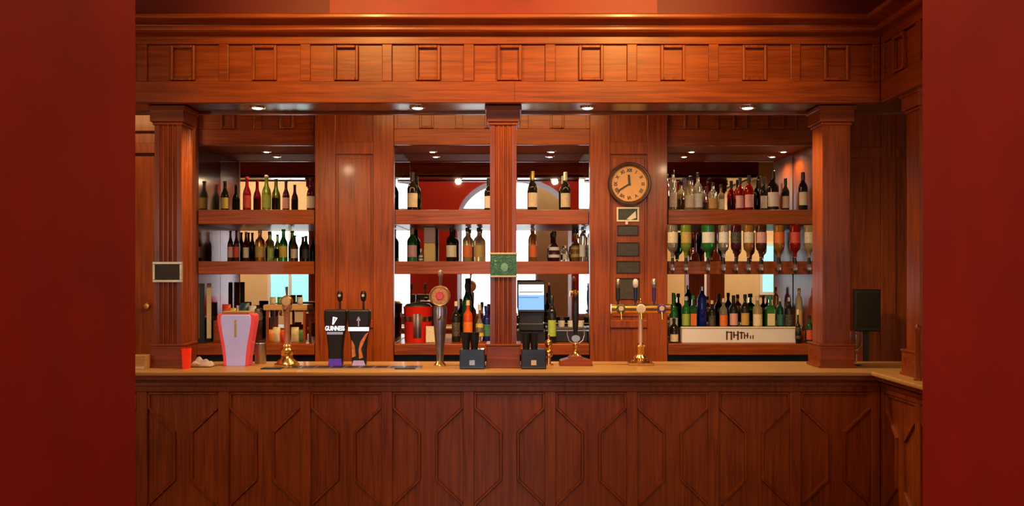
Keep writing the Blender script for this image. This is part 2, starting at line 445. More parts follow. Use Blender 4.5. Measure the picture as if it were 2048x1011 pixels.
# ------------------------------------------------------------ columns
def column(x0, x1, y0, y1, label, bz=CT, flutes=True, ztop=CZ0+.012):
    xc, yc = (x0+x1)/2, (y0+y1)/2; hw, hd = (x1-x0)/2, (y1-y0)/2
    t = thing('bar_column', (xc, yc, bz), label, 'column', 'square columns standing on the bar counter')
    H = ztop-bz
    bh, ch = .155, .115
    def outline(nf):
        if not nf: return [(-hw, -hd), (hw, -hd), (hw, hd), (-hw, hd)]
        pts = []
        corners = [(-hw, -hd), (hw, -hd), (hw, hd), (-hw, hd)]
        for i in range(4):
            a, b = Vector(corners[i]), Vector(corners[(i+1) % 4]); d = (b-a); ln = d.length; d.normalize()
            nrm = Vector((-d.y, d.x))
            pts.append(tuple(a))
            m_ = .026; fw = (ln-2*m_)/4
            for k in range(4):
                s0 = m_+fw*k+fw*.14; s1 = m_+fw*(k+1)-fw*.14; g = .007
                for s_, dd in ((s0, 0), (s0+fw*.15, g*.8), ((s0+s1)/2, g), (s1-fw*.15, g*.8), (s1, 0)):
                    pts.append(tuple(a+d*s_+nrm*dd))
        return pts
    MB().prism(outline(flutes), 'z', bh-.01, H-ch+.01).build('shaft', wood_z, t)
    e = .022
    MB().box(-hw-e, hw+e, -hd-e, hd+e, .0, bh-.02).box(-hw-e-.006, hw+e+.006, -hd-e-.006, hd+e+.006, bh-.02, bh-.008).box(-hw-e-.008, hw+e+.008, -hd-e-.008, hd+e+.008, 0, .016).build('base', wood_x, t, bevel=.004)
    MB().box(-hw-e, hw+e, -hd-e, hd+e, H-ch+.012, H).box(-hw-e-.010, hw+e+.010, -hd-e-.010, hd+e+.010, H-.03, H-.003).box(-hw-.010, hw+.010, -hd-.010, hd+.010, H-ch-.006, H-ch+.012).build('capital', wood_x, t, bevel=.004)
    return t
cy0, cy1 = 5.66, 5.85
column(X(309, cy0), X(363, cy0), cy0, cy1, 'fluted square column with a small dark framed sign, left end of the counter')
column(X(980, cy0), X(1033, cy0), cy0, cy1, 'fluted square column with a green sign, middle of the counter')
column(X(1645, cy0), X(1700, cy0), cy0, cy1, 'plain square column standing right of the spirit bottles', flutes=False)
column(2.27, 2.44, 5.10, 5.27, 'square column on the side counter beside the right red wall', flutes=False)

# ------------------------------------------------------------ back bar
BY = 7.30; MY = 7.90; BZ = 1.12
bays = {'left': (X(392, BY), X(630, BY)), 'mid': (X(787, BY), X(1180, BY)), 'right': (X(1335, BY), X(1632, BY))}
smoked = plain('smoked_mirror', (.42, .36, .40), .12, 1, var=.1)
GP = 'pilasters of the back bar'
def pilaster(x0, x1, label, panel=True, ml=None, mr=None):
    t = thing('pilaster', ((x0+x1)/2, BY, 0), label, 'pilaster', GP)
    cx = 0; h0 = (x1-x0)/2
    a = MB(); a.box(-h0, h0, .02, MY-BY, 0, 3.12)
    if panel:
        hw = h0*.48
        if h0 > .45: hw = .17
        z1 = Z(283, BY); z2 = Z(308, BY); z3 = Z(640, BY); z4 = Z(655, BY)
        a.box(-h0, -hw, 0, .02, 0, 3.12); a.box(hw, h0, 0, .02, 0, 3.12)
        a.box(-hw, hw, 0, .02, z2, z1); a.box(-hw, hw, 0, .02, z4, z3); a.box(-hw, hw, 0, .02, 0, .25)
        a.box(-hw, hw, 0, .02, 3.05, 3.12)
        a.box(-hw+.02, hw-.02, .008, .02, z3+.03, z2-.03)
    else: a.box(-h0, h0, 0, .02, 0, 3.12)
    a.build('panel_board', wood_z, t, bevel=.004)
    for side_, mt in ((-1, ml), (1, mr)):
        if mt: MB().box(*sorted((side_*h0, side_*(h0+.004))), .05, MY-BY-.004, BZ, CZ0).build('side_mirror', mt, t)
pilaster(X(367, BY), bays['left'][0], 'narrow plain pilaster at the left end of the back bar', False, None, smoked)
pilaster(bays['left'][1], bays['mid'][0], 'wide panelled pilaster behind the pint shaped fonts', True, None, mirror_m)
pilaster(bays['mid'][1], bays['right'][0], 'wide panelled pilaster carrying the wall clock', True, mirror_m, None)
pilaster(bays['right'][1], X(1690, BY), 'narrow plain pilaster at the right end of the back bar', False)
def bay_frieze(x0, x1, n, y, label):
    w = (x1-x0)/n
    t = thing('bar_frieze', (0, 0, 0), label, 'frieze', 'friezes over the shelf bays')
    cs = [x0+w*(i+.5) for i in range(n)]
    def xf(u, nn, z): return (u, y-nn*.6, z)
    frieze_run(xf, cs, x0, x1, wood_x, 0, t, 0, w, (.048, .1))
    MB().box(x0, x1, BY+.09, MY, CZ0+.004, CZ0+.02).build('recess_ceiling', recess_m, t)
bay_frieze(*bays['left'], 2, BY+.05, 'panelled frieze over the left shelf bay')
bay_frieze(*bays['mid'], 3, BY+.02, 'panelled frieze over the middle shelf bay')
bay_frieze(*bays['right'], 3, BY+.05, 'panelled frieze over the right shelf bay')
S1 = (2.072, 2.188); S2 = (1.673, 1.777)
for nm, (x0, x1) in bays.items():
    x0 += .005; x1 -= .005
    wd = {'left': 'left', 'mid': 'middle', 'right': 'right'}[nm]
    for s_, d in ((S1, 'upper'), (S2, 'lower')):
        t = thing('shelf', ((x0+x1)/2, (BY+MY)/2, s_[0]), 'thick cherry wood shelf, %s one in the %s bay' % (d, wd), 'shelf', 'shelves of the back bar')
        hw = (x1-x0)/2-.005
        MB().box(-hw, hw, BY+.02-(BY+MY)/2, (MY-BY)/2-.006, 0, s_[1]-s_[0]).build('shelf_board', wood_x, t, bevel=.004)
    t = thing('wall_mirror', ((x0+x1)/2, MY, BZ), 'large mirror filling the back of the %s bay' % wd, 'mirror', 'mirrors behind the shelves')
    MB().box(-(x1-x0)/2, (x1-x0)/2, -.004, 0, 0, CZ0-BZ).build('mirror', mirror_m, t)
    t = thing('back_counter', ((x0+x1)/2, BY, 0), 'cherry wood back counter with black cabinets below, in the %s bay' % wd, 'cabinet', 'back counters in the bays')
    MB().box(-(x1-x0)/2, (x1-x0)/2, -.005, MY-BY, BZ-.09, BZ).build('counter_board', wood_x, t, bevel=.006)
    MB().box(-(x1-x0)/2, (x1-x0)/2, .06, MY-BY, .02, BZ-.09).build('cabinet_front', blackmatt, t)
struct('wall_back_panel', MB().box(bays['left'][0], bays['right'][1], MY+.001, MY+.03, 0, 3.12), wood_z)
# fridges doors trim
# wall panelling beyond the back bar, left with a door, right dark
wp = thing('wall_panelling', (0, 0, 0), 'dark cherry wood wall panelling right of the back bar, behind the column', 'panelling')
a = MB()
xa, xb = X(1690, BY), XR
a.box(xa, xb, BY+.10, BY+.16, 0, 3.12)
stiles = [xa, X(1770, BY)+.0, X(1770, BY)+.14]
a.box(X(1771, BY), X(1800, BY), BY+.08, BY+.10, 0, 3.12)
a.box(xa, X(1771, BY), BY+.08, BY+.10, Z(313, BY), Z(292, BY))
a.box(X(1900, BY), X(1930, BY), BY+.08, BY+.10, 0, 3.12)
a.box(X(1800, BY), xb, BY+.08, BY+.10, Z(313, BY), Z(292, BY))
a.box(xa, xb, BY+.08, BY+.10, 0, .2)
a.build('panel_board', wood_z, wp, bevel=.004)
wl = thing('wall_panelling', (0, 0, 0), 'cherry wood wall panelling left of the back bar, behind the left column', 'panelling')
a = MB()
a.box(XL, X(367, BY), BY+.10, BY+.16, 0, 3.12)
a.box(XL, X(367, BY), BY+.03, BY+.10, Z(305, BY), Z(285, BY))
a.box(XL, X(367, BY), BY+.05, BY+.10, Z(260, BY), 3.12)
a.build('panel_board', wood_z, wl, bevel=.004)
dr = thing('cupboard_door', (X(282, BY), BY+.09, 0), 'orange brown wooden door with a round knob behind the left column', 'door')
MB().box(-.55, .22, -.03, .008, .02, 2.62).build('door_leaf', wood_z, dr, bevel=.004)
MB().lathe([(-.06, .001), (-.058, .022), (-.045, .030), (-.030, .024), (-.022, .010), (0, .012)], (X(292, BY)-X(282, BY), -.03, Z(612, BY)), seg=18, axis='y').build('door_knob', brass, dr, True)
for px, d in ((533, 'left shelf recess'), (865, 'middle shelf recess, left of the centre column'), (1103, 'middle shelf recess, right of the centre column'), (1383, 'right shelf recess, its left one'), (1567, 'right shelf recess, its right one')):
    downlight(X(px, 7.73)*1.0, 7.73, CZ0+.004, 'small round downlight in the '+d, 'downlights in the shelf recesses', 7, (1, .70, .38), .026)

# ------------------------------------------------------------ bottles
PROF = {
 'beer':  [(0, .88), (.015, 1), (.52, 1), (.62, .86), (.72, .50), (.80, .40), (.955, .38), (.96, .44), (.98, .44)],
 'wine':  [(0, .90), (.015, 1), (.60, 1), (.68, .80), (.74, .46), (.80, .38), (.95, .37), (.955, .41), (.98, .41)],
 'spirit': [(0, .92), (.015, 1), (.60, 1), (.68, .88), (.74, .50), (.78, .36), (.90, .34)],
 'tall':  [(0, .92), (.015, 1), (.70, .96), (.78, .80), (.83, .42), (.92, .38)],
 'round': [(0, .66), (.02, .78), (.16, .97), (.30, 1), (.46, .86), (.56, .50), (.62, .32), (.86, .30)],
 'square': [(0, 1.05), (.015, 1.14), (.60, 1.14), (.66, .95), (.72, .42), (.90, .36)],
}
CAPR = {'beer': .47, 'wine': .40, 'spirit': .42, 'tall': .44, 'round': .40, 'square': .46}
def bottle(x, y, z, h, r, kind, g, lab, cap, label, group, name=None, lz=(.14, .48), cap_h=None, rz=0, inverted=False):
    t = thing(name or (kind+'_bottle' if kind in ('beer', 'wine') else 'spirit_bottle'), (x, y, z), label, 'bottle', group, rz)
    pr = PROF[kind]; sgn = 1
    seg = 4 if kind == 'square' else 20; rot = PI/4 if kind == 'square' else 0
    hf = (lambda q: h*(1-q)) if inverted else (lambda q: h*q)
    MB().lathe([(hf(q), r*w) for q, w in pr], seg=seg, rot=rot).build('body', G[g], t, kind != 'square', bevel=.004 if kind == 'square' else 0)
    ch = pr[-1][0]; c0 = ch-.02 if kind in ('spirit', 'tall', 'round', 'square') else (.80 if kind == 'wine' and cap_h is None else ch-.035)
    cr = r*CAPR[kind]
    if kind == 'wine' and cap_h is None: cr = r*.43
    if not inverted:
        MB().lathe([(h*c0, cr), (h*.992, cr*.96), (h, cr*.8)], seg=16).build('cap', CAP[cap], t, True)
    if lab:
        l0, l1 = lz
        if kind == 'square':
            w = r*.80*.98
            z0, z1 = sorted((hf(l0), hf(l1)))
            MB().box(-w*.85, w*.85, -r*.83, -r*.80, z0, z1).build('label', L[lab], t)
        else:
            w0 = 1.012
            z0, z1 = sorted((hf(l0), hf(l1)))
            wr = 1.0
            if kind == 'round': wr = 1.0
            MB().lathe([(z0, r*w0*wr), (z1, r*w0*(1 if kind != 'round' else .88))], seg=16, a0=-PI/2-1.25, a1=-PI/2+1.25).build('label', L[lab], t, True)
    return t
def shelf_bottle(px, ytop, shelf, w_px, kind, g, lab, cap, label, group, Y=7.74, zb=None, **k):
    zb = {1: S1[1], 2: S2[1], 3: BZ}[shelf] if zb is None else zb
    h = Z(ytop, Y)-zb
    if shelf == 2: h = min(h, S1[0]-.006-zb)
    return bottle(X(px, Y), Y, zb, h, w_px/2*Y/F, kind, g, lab, cap, label, group, **k)

g1 = 'bottles on the top left shelf'
TL = [(450, 362, 16, 'beer', 'dark', 'yellow', 'black', 'dark beer bottle with a yellow label, leftmost on the top left shelf'),
      (494, 353, 16, 'beer', 'red', 'red', 'red', 'red bottle with a red label on the top left shelf'),
      (533, 350, 18, 'beer', 'lime', 'green', 'cream', 'pale green bottle with a pale neck on the top left shelf'),
      (572, 362, 14, 'beer', 'plum', 'pink', 'black', 'small plum coloured bottle right of the green one on the top left shelf'),
      (622, 356, 17, 'beer', 'plum', 'cream', 'black', 'dark red bottle beside the black tray, next to the left pilaster')]
for px, yt, w, k, g, lb, cp, lab in TL: shelf_bottle(px, yt, 1, w, k, g, lb, cp, lab, g1)
g2 = 'bottles on the middle left shelf'
ML = [(461, 461, 12, 'beer', 'brown', 'pink', 'black', 'brown beer bottle, leftmost on the middle left shelf', 7.74),
      (473, 461, 12, 'beer', 'brown', 'red', 'black', 'brown beer bottle, second from the left on the middle left shelf', 7.72),
      (492, 463, 12, 'beer', 'brown', 'cream', 'gold', 'slim brown bottle with cream label on the middle left shelf', 7.8),
      (520, 459, 19, 'spirit', 'amber', 'gold', 'cream', 'stout amber bottle with gold label on the middle left shelf', 7.74),
      (541, 466, 13, 'beer', 'lime', 'green', 'green', 'slim olive green bottle on the middle left shelf', 7.78),
      (567, 458, 17, 'beer', 'green', 'yellow', 'green', 'green beer bottle with a yellow label on the middle left shelf', 7.74),
      (589, 470, 15, 'beer', 'brown', 'cream', 'black', 'brown bottle with cream label right of the green one', 7.74),
      (612, 471, 14, 'beer', 'dark', 'black', 'black', 'near black bottle, rightmost on the middle left shelf', 7.76)]
for px, yt, w, k, g, lb, cp, lab, Y in ML: shelf_bottle(px, yt, 2, w, k, g, lb, cp, lab, g2, Y=Y)
g3 = 'bottles on the top middle shelf'
TM = [(825, 344, 21, 'wine', 'dark', 'cream', 'black', 'dark wine bottle with cream label, leftmost on the top middle shelf'),
      (977, 356, 17, 'wine', 'dark', 'white', 'black', 'dark wine bottle half hidden behind the left edge of the centre column'),
      (1065, 342, 19, 'wine', 'dark', 'cream', 'gold', 'dark wine bottle with gold neck right of the centre column'),
      (1131, 344, 20, 'wine', 'dark', 'cream', 'cream', 'dark wine bottle with pale neck near the clock')]
for px, yt, w, k, g, lb, cp, lab in TM: shelf_bottle(px, yt, 1, w, k, g, lb, cp, lab, g3)
g4 = 'bottles on the middle centre shelf'
MM = [(824, 449, 20, 'wine', 'green', 'pink', 'cream', 'green bottle with a pink label, leftmost on the middle centre shelf'),
      (903, 449, 21, 'spirit', 'dark', 'cream', 'black', 'dark bottle with an oval cream label on the middle centre shelf'),
      (935, 452, 20, 'spirit', 'cream', 'orange', 'black', 'amber whisky bottle, left of two with black caps'),
      (958, 449, 22, 'spirit', 'cream', 'gold', 'black', 'amber whisky bottle, right of two with black caps'),
      (1066, 449, 17, 'tall', 'amber', 'orange', 'cream', 'amber bottle with cream cap just right of the centre column'),
      (1108, 462, 24, 'round', 'plum', 'white', 'black', 'round dark bottle with white cross shaped label on the middle centre shelf'),
      (1131, 490, 12, 'spirit', 'clear', 'cream', 'cream', 'tiny clear miniature bottle on the middle centre shelf'),
      (1151, 452, 23, 'round', 'amber', 'gold', 'black', 'round golden bottle with dark stopper on the middle centre shelf'),
      (1165, 450, 13, 'tall', 'clear', 'white', 'silver', 'slim clear bottle, rightmost on the middle centre shelf')]
for px, yt, w, k, g, lb, cp, lab in MM: shelf_bottle(px, yt, 2, w, k, g, lb, cp, lab, g4, Y={1165: 7.60, 1151: 7.81}.get(px, 7.74))
t = thing('whisky_carton', (X(860, 7.74), 7.74, S2[1]), 'tall cream and gold whisky carton on the middle centre shelf', 'carton')
w = 11*7.74/F; hc = S1[0]-.006-S2[1]
MB().box(-w, w, -w, w, 0, hc*.55).build('lower_half', L['gold'], t, bevel=.002)
MB().box(-w, w, -w, w, hc*.55, hc).build('upper_half', L['cream'], t, bevel=.002)
shelf_bottle(842, 497, 2, 11, 'round', 'clear', 'cream', 'cream', 'tiny cream round flask beside the whisky carton', g4)
g5 = 'bottles on the top right shelf'
TR = [(1346, 340, 16, 'tall', 'clear', 'cream', 'black', 'slim clear bottle, leftmost on the top right shelf', 7.74),
      (1379, 352, 19, 'spirit', 'cream', 'cream', 'black', 'pale straw bottle, left of the pair under the recess lamp', 7.70),
      (1396, 345, 18, 'spirit', 'clear', 'white', 'black', 'tall clear bottle, right of the pair under the recess lamp', 7.76),
      (1426, 364, 18, 'spirit', 'clear', 'gold', 'black', 'clear bottle with gold label on the top right shelf', 7.70),
      (1442, 368, 15, 'square', 'cream', 'cream', 'black', 'short square straw bottle on the top right shelf', 7.76),
      (1480, 354, 17, 'wine', 'red', 'pink', 'black', 'red bottle with pink label, left of the red pair', 7.74),
      (1498, 350, 18, 'wine', 'red', 'pink', 'black', 'red bottle with pink label, right of the red pair', 7.70),
      (1528, 354, 15, 'wine', 'dark', 'cream', 'black', 'dark wine bottle with cream label behind the white labelled one', 7.79),
      (1546, 341, 23, 'wine', 'dark', 'white', 'black', 'large dark wine bottle with a big white label on the top right shelf', 7.68),
      (1571, 356, 15, 'wine', 'dark', 'cream', 'black', 'slim dark wine bottle right of the big white labelled one', 7.74),
      (1606, 344, 18, 'wine', 'dark', 'cream', 'black', 'dark wine bottle with cream label, rightmost on the top right shelf', 7.45)]
for px, yt, w, k, g, lb, cp, lab, Y in TR: shelf_bottle(px, yt, 1, w, k, g, lb, cp, lab, g5, Y=Y)
# optics: inverted bottles with dispensers in front of the middle right shelf
g6 = 'inverted bottles in the optics'; g7 = 'optic measures on the right shelf edge'
OP = [(1345, 'clear', 'cream', 'clear'), (1372, 'lime', 'gold', 'pale olive'), (1416, 'green', 'white', 'bright green'), (1447, 'clear', 'white', 'clear white labelled'),
      (1472, 'plum', 'black', 'plum'), (1497, 'amber', 'cream', 'amber cream labelled'), (1522, 'brown', 'pink', 'dark brown'), (1558, 'amber', 'orange', 'orange labelled amber'),
      (1590, 'red', 'red', 'deep red'), (1618, 'cream', 'cream', 'straw coloured')]
OY = 7.22
for i, (px, g, lb, nm) in enumerate(OP):
    z0 = Z(521, OY); h = Z(450, OY)-z0
    n1 = 'leftmost of the optics' if i == 0 else ('rightmost of the optics' if i == len(OP)-1 else '%s one along the optics row' % ['', 'second', 'third', 'fourth', 'fifth', 'sixth', 'seventh', 'eighth', 'ninth'][i])
    bottle(X(px, OY), OY, z0, h, (10.5 if px != 1416 else 13)*OY/F, 'spirit', g, lb, 'black', 'inverted %s spirit bottle, %s' % (nm, n1), g6, name='optic_bottle', inverted=True, lz=(.2, .5))
    o = thing('optic_measure', (X(px, OY), OY, z0-.10), 'small clear optic under the inverted %s bottle' % nm, 'optic', g7)
    MB().cyl((0, 0, .075), (0, 0, .125), .014, .011).build('fitting', black, o, True)
    MB().cyl((0, 0, .0), (0, 0, .024), .007, .009).build('nozzle', black, o, True)
    MB().lathe([(.022, .010), (.03, .017), (.07, .017), (.078, .010)], seg=16).build('measure_glass', glassclear, o, True)
    MB().box(-.012, .012, .012, BY+.022-OY-.001, .03, .045).build('bracket', steel, o)
# spirits and mixers on the lower right counter
riser = thing('bottle_riser', (X(1490, 7.66)-.0, 7.66, BZ), 'dark wooden step raising the bottles behind the white bar box', 'riser')
MB().box(-.54, .46, -.14, .20, 0, .09).build('step_board', wood_x, riser, bevel=.003)
g8 = 'spirit bottles on the lower right counter'
LR = [(1372, 592, 18, 'spirit', 'green', 'green', 'white', 'green bottle with pale cap behind the left end of the white box', 7.62),
      (1386, 590, 17, 'square', 'dgreen', 'orange', 'green', 'dark green square bottle with bright orange label', 7.56),
      (1404, 572, 19, 'tall', 'blue', None, 'silver', 'tall cobalt blue bottle on the lower right counter', 7.60),
      (1424, 600, 15, 'spirit', 'dark', 'black', 'cream', 'dark bottle just right of the blue bottle', 7.62),
      (1447, 596, 16, 'spirit', 'clear', 'orange', 'cream', 'clear bottle with pale cap and peach label', 7.58),
      (1467, 590, 17, 'wine', 'dark', 'pink', 'black', 'dark bottle with a pink label behind the printed box', 7.62),
      (1490, 588, 17, 'spirit', 'dark', 'gold', 'black', 'black bottle with gold label behind the printed box', 7.60),
      (1515, 592, 19, 'spirit', 'cream', 'cream', 'cream', 'cream labelled bottle with a wide pale cap', 7.56),
      (1540, 590, 22, 'square', 'green', 'cream', 'green', 'stout bright green square bottle on the lower right counter', 7.58),
      (1560, 594, 14, 'spirit', 'dgreen', 'teal', 'white', 'slim dark green bottle right of the stout green one', 7.64),
      (1578, 594, 17, 'spirit', 'dark', 'black', 'silver', 'near black bottle with a silver cap near the right end of the box', 7.58),
      (1598, 576, 14, 'tall', 'cream', 'gold', 'gold', 'tall slim golden bottle near the right end of the box', 7.56)]
for px, yt, w, k, g, lb, cp, lab, Y in LR: shelf_bottle(px, yt, 3, w, k, g, lb, cp, lab, g8, Y=Y, zb=BZ+.09)
shelf_bottle(1347, 585, 3, 17, 'wine', 'green', 'white', 'green', 'tall green bottle standing left of the white bar box', g8, Y=7.62)
shelf_bottle(1348, 636, 3, 17, 'spirit', 'dark', 'cream', 'black', 'short dark bottle with cream label in front of the tall green one', g8, Y=7.42, lz=(.05, .35))
shelf_bottle(1619, 630, 3, 14, 'spirit', 'dgreen', 'red', 'black', 'short green bottle with a red label at the far right end', g8, Y=7.335)
shelf_bottle(1596, 618, 3, 12, 'round', 'dark', 'black', 'cream', 'round dark bottle in front of the right end of the white box', g8, Y=7.333)
box = thing('bar_box', (X(1480, 7.42), 7.42, BZ), 'long white bar box with dark lettering on its front, before the spirit bottles', 'box')
bw = (1598-1362)/2*7.42/F
MB().prism([(-.045, 0), (.045, 0), (.045, .115), (-.045, .125)], 'x', -bw, bw).build('tray', white, box, bevel=.006)
MB().box(-bw-.006, bw+.006, -.052, .0, .118, .130).build('rim', cream, box, bevel=.003)
mk = MB(); mx0 = X(1451, 7.42)-X(1480, 7.42); sx = 7.42/F
for (a0, b0, a1, b1, wd) in [(0, 0, 0, 16, 3), (0, 15, 9, 15, 3), (9, 0, 9, 15, 3.4), (14, 4, 14, 15, 3), (14, 9, 22, 9, 3), (22, 0, 22, 16, 3.4), (29, 2, 29, 15, 3), (26, 14, 34, 14, 3), (35, 2, 35, 11, 2.6), (41, 3, 41, 13, 2.6), (36, 8, 42, 8, 2.4), (47, 2, 47, 7, 2.2), (52, 2, 52, 8, 2.2)]:
    a0, a1, b0, b1, wd = mx0+a0*sx, mx0+a1*sx, .030+b0*sx*.95, .030+b1*sx*.95, wd*sx
    mk.box(min(a0, a1)-wd/2, max(a0, a1)+wd/2, -.0475, -.0448, min(b0, b1)-wd/3, max(b0, b1)+wd/3)
mk.build('printed_lettering', plain('brown_ink', (.10, .035, .015), .6, var=.1), box)

# ------------------------------------------------------------ lower middle counter
g9 = 'bottles on the lower middle counter'
LM = [(912, 602, 17, 'spirit', 'dark', 'black', 'cream', 'black bottle with cream neck beside the orange bottle', 7.52),
      (934, 556, 19, 'wine', 'dgreen', None, 'black', 'tall dark green bottle standing behind the orange bottle', 7.70),
      (936, 600, 19, 'spirit', 'orange', 'orange', 'cream', 'bright orange bottle with cream cap left of the centre column', 7.50),
      (959, 608, 18, 'round', 'clear', 'yellow', 'white', 'clear bottle with a white cap left of the centre column', 7.58),
      (974, 612, 18, 'spirit', 'blue', 'teal', 'blue', 'blue green bottle partly behind the centre column', 7.62)]
for px, yt, w, k, g, lb, cp, lab, Y in LM: shelf_bottle(px, yt, 3, w, k, g, lb, cp, lab, g9, Y=Y)
b = thing('ice_bucket', (X(836, 7.55), 7.55, BZ), 'large round red drinks bucket with a silver band, on the back counter', 'bucket')
R = 29*7.55/F; hb = Z(612, 7.55)-BZ
MB().lathe([(0, R*.90), (.01, R*.92), (hb*.95, R), (hb, R*1.04), (hb, R*.97), (hb*.96, R*.92), (hb*.9, .001)], seg=32).build('pail', redplastic, b, True)
MB().lathe([(hb*.58, R*.965), (hb*.58, R*.985), (hb*.72, R*1.0), (hb*.72, R*.98)], seg=32).build('band', chrome, b, True)
MB().lathe([(hb*.12, R*.925), (hb*.12, R*.945), (hb*.80, R*1.005), (hb*.80, R*.97)], seg=8, a0=-PI/2-.25, a1=-PI/2+.35).build('silver_panel', chrome, b, True)
MB().lathe([(hb, R*.95), (hb+.02, R*.80), (hb+.03, R*.3), (hb+.03, .001)], seg=32).build('lid', steel, b, True)
MB().lathe([(hb+.03, .012), (hb+.05, .018), (hb+.06, .001)], seg=16).build('lid_knob', black, b, True)
pb = thing('paper_stack', (X(861, 7.45), 7.45, BZ), 'leaning pale menu cards stacked right of the red bucket', 'menu cards')
for i in range(4):
    a = MB().box(-.035+.012*i, .035+.006*i, -.03+.012*i, -.026+.012*i, 0, .13-.018*i); o = a.build('card', L['cream'], pb); o.rotation_euler = (-.1, 0, 0)
# till
tl = thing('till', (X(1062, 7.5), 7.5, BZ), 'black bar till with a bright blue screen right of the centre column', 'till')
w2 = 27*7.5/F
MB().box(-w2*1.05, w2*1.05, -.12, .14, 0, .10).build('cash_drawer', black, tl, bevel=.006)
MB().box(-.095, .095, -.06, .06, .10, .262).build('stand', black, tl, bevel=.006)
so = MB().box(-w2, w2, -.01, .03, 0, Z(572, 7.4)-Z(628, 7.4)+.03).build('monitor', black, tl, bevel=.006); so.location = (0, -.10, .245); so.rotation_euler = (-.12, 0, 0)
o = MB().box(-w2+.008, w2-.008, -.0135, -.010, .02, .14).build('screen_panel', screen_blue, so)
o = MB().box(-w2+.008, w2-.008, -.0137, -.0102, .14, .225).build('screen_header', screen_white, so)
MB().box(-w2+.012, w2-.02, -.0139, -.0136, .160, .166).box(-w2+.012, w2-.05, -.0139, -.0136, .118, .122).build('screen_line', black, so)
MB().box(-.02, .02, -.125, -.12, .05, .062).build('lock', steel, tl)
MB().box(-w2*.9, w2*.9, -.16, -.06, .10, .16).build('keyboard', black, tl, bevel=.006)
pr = thing('coffee_machine', (X(1132, 7.6), 7.6, BZ), 'low black coffee grinder and glass rack behind the black handled beer pump', 'machine')
MB().box(-.17, .17, -.12, .12, 0, .12).build('housing', black, pr, bevel=.008)
MB().box(-.17, .17, -.125, -.12, .09, .10).build('trim_strip', steel, pr)
for i in range(4):
    MB().lathe([(.12, .018), (.12, .026), (.17, .030), (.17, .027), (.125, .023)], (-.12+.08*i, -.03, 0), seg=14).build('cup', plain('cup_white_%d' % i, (.8, .78, .72), .3) if i == 0 else MATS['cup_white_0'], pr, True)
shelf_bottle(1104, 590, 3, 17, 'spirit', 'dark', 'green', 'black', 'dark bottle with a green label right of the till', g9, Y=7.40)

# ------------------------------------------------------------ lower left counter: snacks
cr = thing('snack_rack', (X(578, 7.55), 7.55, BZ), 'pale wooden snack tray raised on short legs at the left of the pilaster', 'rack')
w3 = 44*7.55/F; zt = Z(608, 7.55)-BZ
MB().box(-w3, w3-.006, -.12, .12, zt-.045, zt).build('tray_board', pale_wood, cr, bevel=.005)
for sx_ in (-1, 1):
    for sy_ in (-1, 1):
        MB().box(sx_*(w3-.03)-.01, sx_*(w3-.03)+.01, sy_*.10-.01, sy_*.10+.01, 0, zt-.045).build('leg', wood_z, cr)
sd = thing('snack_drawer_box', (X(500, 7.62), 7.62, BZ), 'low dark wooden drawer box under the packets at left', 'box')
MB().box(-.26, .06, -.14, .16, 0, .175).build('carcass', wood_x, sd, bevel=.004)
MB().box(-.25, .05, -.146, -.14, .012, .165).build('drawer_front', wood_x, sd, bevel=.003)
cols = [((.75, .08, .03), 'red'), ((.80, .62, .06), 'yellow'), ((.02, .08, .12), 'navy blue'), ((.80, .80, .82), 'white'), ((.70, .25, .04), 'orange'), ((.15, .35, .12), 'green'), ((.75, .68, .45), 'cream')]
PM = [plain('packet_%s' % n.replace(' ', '_'), c, .3, var=.25, vs=25, coat=.3) for c, n in cols]
def packet(x, y, z, w, h, mi, label, rz=0, tilt=0):
    t = MB()
    N = 6
    for i in range(N):
        pass
    prof = [(-w/2, 0), (w/2, 0), (w/2, h), (-w/2, h)]
    bm = t.bm; g = []
    for side_ in (-1, 1):
        gr = []
        for j in range(7):
            row = []
            for i in range(7):
                u, v = i/6, j/6
                d = .022*math.sin(PI*u)**.6*math.sin(PI*v)**.6*side_
                row.append(bm.verts.new((w*(u-.5), d, h*v)))
            gr.append(row)
        for j in range(6):
            for i in range(6): bm.faces.new((gr[j][i], gr[j][i+1], gr[j+1][i+1], gr[j+1][i]))
    bmesh.ops.remove_doubles(bm, verts=bm.verts, dist=1e-5)
    o = t.build('snack_packet', PM[mi], None, True)
    o.location = (x, y, z); o.rotation_euler = (tilt, 0, rz)
    return tag(o, label, 'snack packet', 'snack packets at the left of the back counter')
for (px, py0, Y, zb, w, h, mi, lab) in [
    (453, 0, 7.60, BZ+.175, .075, .13, 0, 'red snack packet, leftmost of the row on the drawer box'),
    (466, 0, 7.55, BZ+.175, .06, .10, 1, 'yellow snack packet beside the red one on the drawer box'),
    (489, 0, 7.60, BZ+.175, .085, .14, 2, 'navy blue snack packet on the drawer box'),
    (505, 0, 7.55, BZ+.175, .07, .12, 3, 'white snack packet on the drawer box')]:
    packet(X(px, Y), Y, zb, w, h, mi, lab, rz=random.uniform(-.3, .3))
for i, (px, mi, lab) in enumerate([(541, 4, 'orange snack packet under the pale tray, leftmost'), (553, 6, 'cream snack packet under the pale tray'), (566, 0, 'red snack packet under the pale tray'), (590, 6, 'cream snack packet under the pale tray near its right leg'), (604, 5, 'green snack packet under the pale tray, rightmost')]):
    packet(X(px, 7.52), 7.52, BZ, .065, .10+.02*(i % 2), mi, lab, rz=random.uniform(-.3, .3))
for i, (px, mi, lab) in enumerate([(546, 6, 'cream packet standing on the pale tray'), (560, 5, 'green packet standing on the pale tray'), (600, 3, 'white packet on the pale tray at its right end')]):
    packet(X(px, 7.55), 7.55, BZ+zt, .05, .06, mi, lab, rz=random.uniform(-.3, .3))
j = thing('glass_jar', (X(519, 7.50), 7.50, BZ+.175), 'small clear glass jar on the drawer box beside the pale tray', 'jar')
